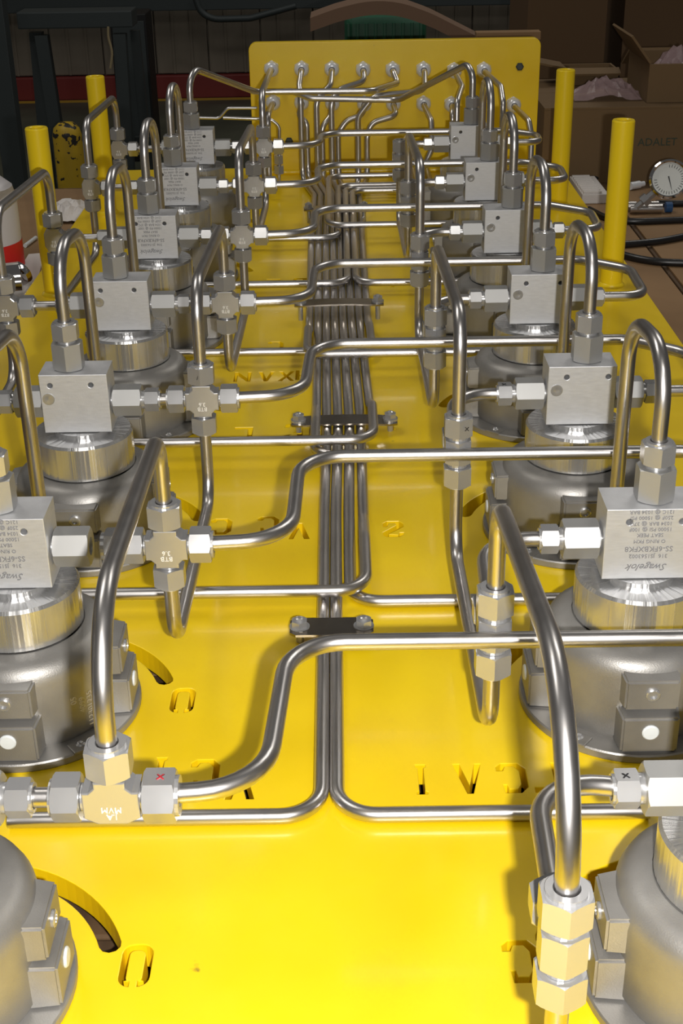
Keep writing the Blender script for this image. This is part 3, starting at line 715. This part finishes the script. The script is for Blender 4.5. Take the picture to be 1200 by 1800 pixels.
# ------------------------------------------------------------------ things around the plate
BLACK = mat('black_rubber', (0.012, 0.012, 0.013), 0, 0.32)
WHITE = mat('white_plastic_body', (0.62, 0.60, 0.62), 0, 0.4)
PAPER = mat('white_paper', (0.65, 0.62, 0.6), 0, 0.8)
RED = mat('red_label', (0.65, 0.02, 0.02), 0, 0.5)
GREENINK = mat('green_ink', (0.035, 0.05, 0.03), 0, 0.6)
GREEN = mat('green_plastic', (0.01, 0.10, 0.05), 0, 0.5)
ROPE = mat('rope', (0.35, 0.28, 0.16), 0, 0.9)
BLUE = mat('blue_plastic', (0.03, 0.10, 0.25), 0, 0.4)
FILM = mat('plastic_film', (0.42, 0.30, 0.31), 0, 0.22, None, Alpha=0.4)
def b_chip(nt, b):
    n = noise(nt, 38, 5); r = ramp(nt, n.outputs[0], [(0.335, (0.02, 0.018, 0.016)), (0.36, (0.55, 0.36, 0.02))]); 
    tc = nt.nodes.new('ShaderNodeTexCoord'); sp = nt.nodes.new('ShaderNodeSeparateXYZ'); nt.links.new(tc.outputs['Object'], sp.inputs[0])
    ad = nt.nodes.new('ShaderNodeMath'); ad.operation = 'MULTIPLY_ADD'; mr = nt.nodes.new('ShaderNodeMapRange')
    mr.inputs[1].default_value = 0.435; mr.inputs[2].default_value = 0.47; mr.inputs[3].default_value = 0.0; mr.inputs[4].default_value = 0.13
    nt.links.new(sp.outputs[2], mr.inputs[0])
    su = nt.nodes.new('ShaderNodeMath'); su.operation = 'SUBTRACT'; nt.links.new(n.outputs[0], su.inputs[0]); nt.links.new(mr.outputs[0], su.inputs[1])
    nt.links.new(su.outputs[0], r.inputs[0]); nt.links.new(r.outputs[0], b.inputs['Base Color'])
CHIP = mat('chipped_yellow', (0.5, 0.35, 0.02), 0, 0.5, b_chip)
def solo(name, VF, mt, label, cat, loc=(0, 0, 0), rz=0, smooth=False, group=None, rx=0, ry=0):
    o = link(name, meshof(name, *VF, mt, smooth, 35)); o.location = Vector(loc)*S; o.rotation_euler = (rx, ry, rz); return setp(o, label, cat, group)
def part(name, VF, mt, par, loc=(0, 0, 0), rot=(0, 0, 0), smooth=False, label=None):
    o = link(name, meshof(name, *VF, mt, smooth, 35), par); o.location = Vector(loc)*S; o.rotation_euler = rot
    if label: o['label'] = label
    return o
TT = TZ+0.06
# big box
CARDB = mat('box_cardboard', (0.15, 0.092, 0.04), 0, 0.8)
def carton(x0, x1, y0, y1, z0, z1, label, mt=CARDB, flaps=(), rz=0, open_top=False, th=.08):
    cx, cy = (x0+x1)/2, (y0+y1)/2; hx, hy = (x1-x0)/2, (y1-y0)/2; h = z1-z0
    t = empty('cardboard_box', (cx, cy, z0), label, 'box'); t.rotation_euler = (0, 0, rz)
    part('side_panel', cbox(-hx, hx, -hy, -hy+th, 0, h, .01), mt, t); part('side_panel', cbox(-hx, hx, hy-th, hy, 0, h, .01), mt, t)
    part('side_panel', cbox(-hx, -hx+th, -hy+th, hy-th, 0, h, .01), mt, t); part('side_panel', cbox(hx-th, hx, -hy+th, hy-th, 0, h, .01), mt, t)
    part('bottom_panel', cbox(-hx+th, hx-th, -hy+th, hy-th, 0, th, .01), mt, t)
    if not open_top:
        part('top_flap', cbox(-hx, hx, -hy, -.02, h, h+th, .01), mt, t); part('top_flap', cbox(-hx, hx, .02, hy, h, h+th, .01), mt, t)
    for (edge, L, a) in flaps:
        if edge == 'front': part('flap', cbox(-hx, hx, -L, 0, 0, th, .01), mt, t, (0, -hy, h), (a, 0, 0))
        if edge == 'back': part('flap', cbox(-hx, hx, 0, L, 0, th, .01), mt, t, (0, hy, h), (-a, 0, 0))
        if edge == 'left': part('flap', cbox(-L, 0, -hy, hy, 0, th, .01), mt, t, (-hx, 0, h), (0, -a, 0))
        if edge == 'right': part('flap', cbox(0, L, -hy, hy, 0, th, .01), mt, t, (hx, 0, h), (0, a, 0))
    return t
bb = carton(6.75, 15.5, 45.0, 51.0, TZ, 1.72, 'long cardboard box with printed green word behind the right posts')
q = link('lettering', textmesh('ADALET', .36, GREENINK, rot180=False), bb); q.location = Vector((10.59-11.125, -3.01, 1.33))*S
carton(10.25, 14.5, 45.6, 49.0, 1.81, 3.05, 'open pale cardboard box standing on the long box at right', flaps=[('left', 1.1, -.9), ('back', 1.3, .5)], open_top=True)
carton(8.1, 10.0, 49.4, 50.9, 1.81, 2.35, 'low open cardboard box with plastic film inside', flaps=[('front', .5, .3), ('left', 1.0, -.2)], open_top=True)
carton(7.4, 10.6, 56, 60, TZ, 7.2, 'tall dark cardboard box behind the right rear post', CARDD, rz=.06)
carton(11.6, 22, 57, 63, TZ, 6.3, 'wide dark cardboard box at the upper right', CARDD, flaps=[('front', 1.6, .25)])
def crumple(nx, ny, sx, sy, h, seed, sc=1.0, dome=True):
    r = random.Random(seed); V, F = [], []
    for j in range(ny+1):
        for i in range(nx+1):
            u, v = i/nx*2-1, j/ny*2-1; e = max(0, 1-(u*u+v*v)*.75) if dome else 1
            V.append((u*sx+r.uniform(-.3, .3)*sx/nx, v*sy+r.uniform(-.3, .3)*sy/ny, .015+h*e*(.6+r.uniform(-.16, .16))))
    n = len(V); V += [(x, y, z-.012) for x, y, z in V]
    for j in range(ny):
        for i in range(nx):
            a = j*(nx+1)+i; F.append((a, a+1, a+nx+2, a+nx+1)); F.append((n+a+nx+1, n+a+nx+2, n+a+1, n+a))
    return V, F
solo('plastic_film', crumple(16, 12, 1.15, .7, .95, 3), FILM, 'crumpled clear pinkish plastic film lying on the long box', 'film', (9.05, 46.7, 1.84))
solo('plastic_film', crumple(12, 10, .95, .8, 1.5, 5), FILM, 'heap of pinkish plastic film sticking out of the pale box', 'film', (11.6, 47.3, 2.35))
# brown curved strip over the panel, green crate, wood strip
P = [aty(*q, 62) for q in ((546, 38), (590, 22), (645, 8), (700, 10), (755, 30), (838, 72))]
t = solo('curved_strip', joinvf([]) if False else (lambda path: (lambda V, F: (V, F))(*(
    [ (x, y+dy, z+dz) for (x, y, z) in path for (dy, dz) in ((-1.2, -.28), (1.2, -.28), (1.2, .28), (-1.2, .28)) ],
    [ (k*4+j, k*4+(j+1) % 4, (k+1)*4+(j+1) % 4, (k+1)*4+j) for k in range(len(path)-1) for j in range(4) ]+[(0, 1, 2, 3), tuple(len(path)*4-1-j for j in range(4))]
    )))([tuple(p) for p in round_path(P, 6, .05)]), mat('tan_foam', (0.20, 0.12, 0.075), 0, 0.8), 'long tan strip bent into an arch behind the yellow panel', 'strip')
cr = aty(676, 45, 66)
cr_t = empty('plastic_crate', (cr[0], 66, TZ), 'dark green ribbed plastic crate behind the yellow panel', 'crate')
part('crate_body', cbox(-1.9, 1.9, -1.4, 1.4, 0, cr[2]-TZ+.6, .35), GREEN, cr_t)
for k in range(9): part('rib', cbox(-1.8+k*.42, -1.65+k*.42, -1.5, -1.4, 1.0, cr[2]-TZ+.3, .03), GREEN, cr_t)
ws = aty(892, 62, 52); bm_ = empty('wooden_frame', (ws[0], 52, TZ), 'low wooden frame behind the right end of the yellow panel', 'frame')
part('top_board', cbox(-1.2, 1.2, -.3, .3, ws[2]-TZ-.15, ws[2]-TZ+.15, .03), CARD, bm_)
for sx in (-1, 1): part('leg', cbox(sx*1.05-.12, sx*1.05+.12, -.25, .25, 0, ws[2]-TZ-.15, .02), CARD, bm_)
table(-1.5, 8.5, 48.0, 72, 'wooden table standing behind the yellow panel')

# left background: steel stands, bollard, rope, pipe
def leg(a, b, w_=.75):
    a, b = Vector(a), Vector(b); V = [tuple(p+Vector((sx*w_/2, sy*w_/2, 0))) for p in (a, b) for sy in (-1, 1) for sx in (-1, 1)]
    return V, box(0, 1, 0, 1, 0, 1)[1]
st = empty('steel_workstand', (-20, 112, FZ), 'dark painted steel stand with a thick top beam at upper left', 'stand')
def P3(px, py, Y): v = aty(px, py, Y); return (v[0]+20, v[1]-112, v[2]-FZ)
A, B_ = P3(30, 40, 110), P3(232, 34, 110)
part('top_beam', cbox(A[0], B_[0], -2.0, 1.0, A[2]-.5, A[2]+.75, .1), STEELD, st)
for (a, b, dy) in ((70, 98, -1.6), (208, 216, -1.6), (228, 246, .6), (50, 62, .6)):
    p0 = P3(a, 45, 110); zt_ = A[2]-1.0; p1 = P3(b, 205, 110)
    part('leg', leg((p1[0]+(p1[0]-p0[0])*.2, dy, 0), (p0[0], dy, zt_), 1.0 if a != 228 else .7), STEELD, st)
part('cross_brace', cbox(P3(210, 1, 110)[0], P3(250, 1, 110)[0], -.3, .3, 3.4, 4.4, .05), STEELD, st)
cb = empty('cabinet', (-18.6, 125, FZ), 'black cabinet between the steel stand and the stained wall', 'cabinet')
part('cabinet_body', cbox(-1.6, 1.6, -2, 2, 0, 12.8, .1), mat('black_paint', (0.008, 0.008, 0.009), 0, 0.5), cb)
part('cabinet_door', cbox(-1.4, 1.4, -2.1, -2.01, .6, 12.2, .03), STEELD, cb)
pc = aty(14, 200, 100)
solo('steel_column', cbox(-.75, .75, -.75, .75, 0, 26, .06), STEELD, 'dark steel column at the far left edge', 'column', (pc[0], 100, FZ))
rp = [aty(*q, 107.5) for q in ((190, 47), (190, 66), (198, 92), (194, 120))]
tube('pale rope end hanging from the dark steel stand', rp, 2.0, .09, None, 'rope', ROPE, 'rope')
pp = [aty(*q, 150) for q in ((335, -30), (352, 22), (375, 34), (440, 32), (520, 10))]
tube('dark drooping hose in front of the stained wall', pp, 3, .35, None, 'wall_hose', STEELD, 'hose')
solo('bollard', lathe([(.001, 9.6), (.5, 9.52), (.85, 9.2), (.97, 8.7), (.97, 0), (.001, 0)], 32, closed=False), CHIP, 'yellow bollard with chipped paint and black patches behind left post', 'bollard', (-18.3, 90, FZ), smooth=True)
solo('shelf_beam', cbox(-60, 60, -.6, .6, 0, 1.6, .1), STEELD, 'long dark horizontal beam along the wall at the top edge', 'beam', (0, YW-2.5, -6.3))

# bottle
bx = aty(39, 440, 34.4)[0]-1.02
bt_ = empty('plastic_bottle', (bx, 34.4, TT), 'white plastic squeeze bottle with a red label at the left edge', 'bottle')
part('bottle_body', lathe([(.001, 0), (.95, 0), (1.02, .08), (1.02, 2.2), (.95, 2.55), (.6, 2.85), (.42, 2.95), (.42, 3.05), (.001, 3.05)], 32, closed=False), WHITE, bt_, smooth=True)
part('bottle_cap', lathe([(.001, 3.06), (.52, 3.06), (.52, 3.5), (.2, 3.6), (.12, 4.3), (.001, 4.3)], 24, closed=False), WHITE, bt_, smooth=True)
part('red_label', lathe([(1.03, .45), (1.03, 1.15)], 32, closed=False), RED, bt_, smooth=True)
q = link('lettering', textmesh('p', .42, MARK, rot180=False), bt_); q.location = Vector((.47, -.93, 1.36))*S; q.rotation_euler = (0, 0, .46)
# chrome fitting, paper, rag, rod
cf = atz(12, 533, TT); t = empty('chrome_coupling', cf, 'shiny chrome coupling lying beside the bottle at left edge', 'coupling')
CHR = mat('chrome', (0.8, 0.8, 0.82), 1, 0.08)
part('coupling_body', lathe([(.2, -.6), (.42, -.55), (.45, -.2), (.3, -.1), (.3, .1), (.5, .2), (.5, .6), (.2, .65)], 28, (1, .3, 0)), CHR, t, (-.2, 0, .52), smooth=True)
part('coupling_ring', lathe([(.2, -.12), (.4, -.12), (.42, 0), (.4, .12), (.2, .12), (.2, -.12)], 28, (.3, 1, .2), closed=False), CHR, t, (.1, .9, .42), smooth=True)
solo('paper_sheet', ([(0, 0, 0), (.9, .2, .0), (.55, 3.9, .45), (.15, 3.8, .45), (0, 0, -.02), (.9, .2, -.02), (.55, 3.9, .43), (.15, 3.8, .43)], [(0, 1, 2, 3), (7, 6, 5, 4), (0, 4, 5, 1), (1, 5, 6, 2), (2, 6, 7, 3), (3, 7, 4, 0)]), PAPER, 'white paper leaning beside the left front yellow post', 'paper', (-8.75, 31.6, TT+.03))
solo('cleaning_rag', crumple(14, 10, .85, .95, .75, 11), PAPER, 'crumpled white cloth in front of the chipped yellow bollard', 'cloth', (-8.6, 41.4, TT))
tube('short pale rod lying on the cardboard at left', [atz(44, 432, TT+.06), atz(63, 418, TT+.06)], .1, .06, None, 'rod', CAPW, 'rod')
# right: ribbed box, gauge, hoses, couplings
t = empty('ribbed_block', (8.05, 43.2, TT), 'small pale ribbed block beside the right rear post', 'block')
part('block_body', cbox(-.42, .42, -1.3, 1.3, 0, .3, .03), PAPER, t)
for k in range(9): part('rib', cbox(-.38, .2, -1.25+k*.28, -1.13+k*.28, .3, .38, .01), PAPER, t)
HG = 'black hoses lying right of the plate'
for lb, pts in (('black hose running behind the gauge', [(1003, 320), (1050, 311), (1120, 309), (1215, 308)]), ('black hose curving below the gauge, upper right', [(1035, 368), (1065, 384), (1110, 390), (1215, 386)]),
                ('black hose in the middle, bending up to the right edge', [(1080, 431), (1120, 428), (1160, 424), (1225, 411)]), ('lowest black hose, nearest the plate corner', [(1080, 444), (1120, 455), (1160, 461), (1225, 463)]),
                ('black hose ending in a steel coupling under the gauge', [(1152, 357), (1180, 358), (1225, 357)])):
    tube(lb, [tuple(Vector(atz(px, py, TT+.1))) for px, py in pts], 6, .1, HG, 'rubber_hose', BLACK, 'hose')
cp = atz(1128, 362, TT+.16); t = empty('hose_coupling', cp, 'steel double coupling at the hose end under the gauge', 'coupling')
part('coupling_sleeve', lathe([(.06, -.55), (.15, -.55), (.15, -.2), (.12, -.18), (.12, .0), (.15, .02), (.15, .5), (.06, .5)], 20, (1, 0, 0)), TUBE, t, smooth=True)
part('coupling_sleeve', lathe([(.06, -.5), (.14, -.5), (.14, .5), (.06, .5)], 20, (1, 0, 0)), TUBE, t, (.05, -.34, 0), smooth=True)
part('blue_ring', lathe([(.11, -.1), (.16, -.1), (.16, .1), (.11, .1)], 16, (1, 0, 0)), BLUE, t, (.78, -.2, 0))
cp = atz(1119, 325, TT+.14)
solo('small_plug', lathe([(.04, -.3), (.13, -.3), (.13, .1), (.09, .12), (.09, .3), (.04, .3)], 16, (1, .6, 0)), BALL, 'small steel plug lying left of the gauge', 'plug', cp, smooth=True)
gc = Vector(aty(1176, 316, 40.2)); t = empty('pressure_gauge', gc, 'round steel pressure gauge with white dial at the right edge', 'gauge')
ax = Vector((-.25, -.9, .42)).normalized()
part('gauge_case', lathe([(.001, -.28), (.5, -.28), (.55, -.2), (.56, .02), (.60, .06), (.60, .12), (.54, .15), (.50, .12), (.50, .04)], 40, tuple(ax), closed=False), CHR, t, smooth=True)
GW = mat('dial_white', (0.6, 0.62, 0.6), 0, 0.4)
part('gauge_dial', lathe([(.001, .04), (.5, .04), (.5, .02), (.001, .02)], 40, tuple(ax), closed=False), GW, t)
a, u, v_ = frame(tuple(ax)); tk = []
for k in range(25):
    an = math.radians(-45+k*11.25); d = u*math.cos(an)+v_*math.sin(an); e = a.cross(d)
    c0, c1 = d*.36, d*.45; w0 = .008
    tk.append(([tuple(p+e*s_*w0+a*h) for h in (.041, .046) for (p, s_) in ((c0, -1), (c0, 1), (c1, 1), (c1, -1))], [(0, 1, 2, 3), (4, 7, 6, 5), (0, 4, 5, 1), (1, 5, 6, 2), (2, 6, 7, 3), (3, 7, 4, 0)]))
part('dial_ticks', joinvf(tk), MARK, t)
d = (u*.5+v_*.8).normalized(); e = a.cross(d)
part('needle', ([tuple(p+a*h) for h in (.05, .06) for p in (d*-.1-e*.02, d*-.1+e*.02, d*.33+e*.004, d*.33-e*.004)], [(0, 1, 2, 3), (4, 7, 6, 5), (0, 4, 5, 1), (1, 5, 6, 2), (2, 6, 7, 3), (3, 7, 4, 0)]), MARK, t)
part('gauge_stem', lathe([(.12, .5), (.12, .8), (.2, .8), (.2, 1.0), (.1, 1.02), (.1, 1.25)], 6, (-.75, .0, -.66)), NUT, t)
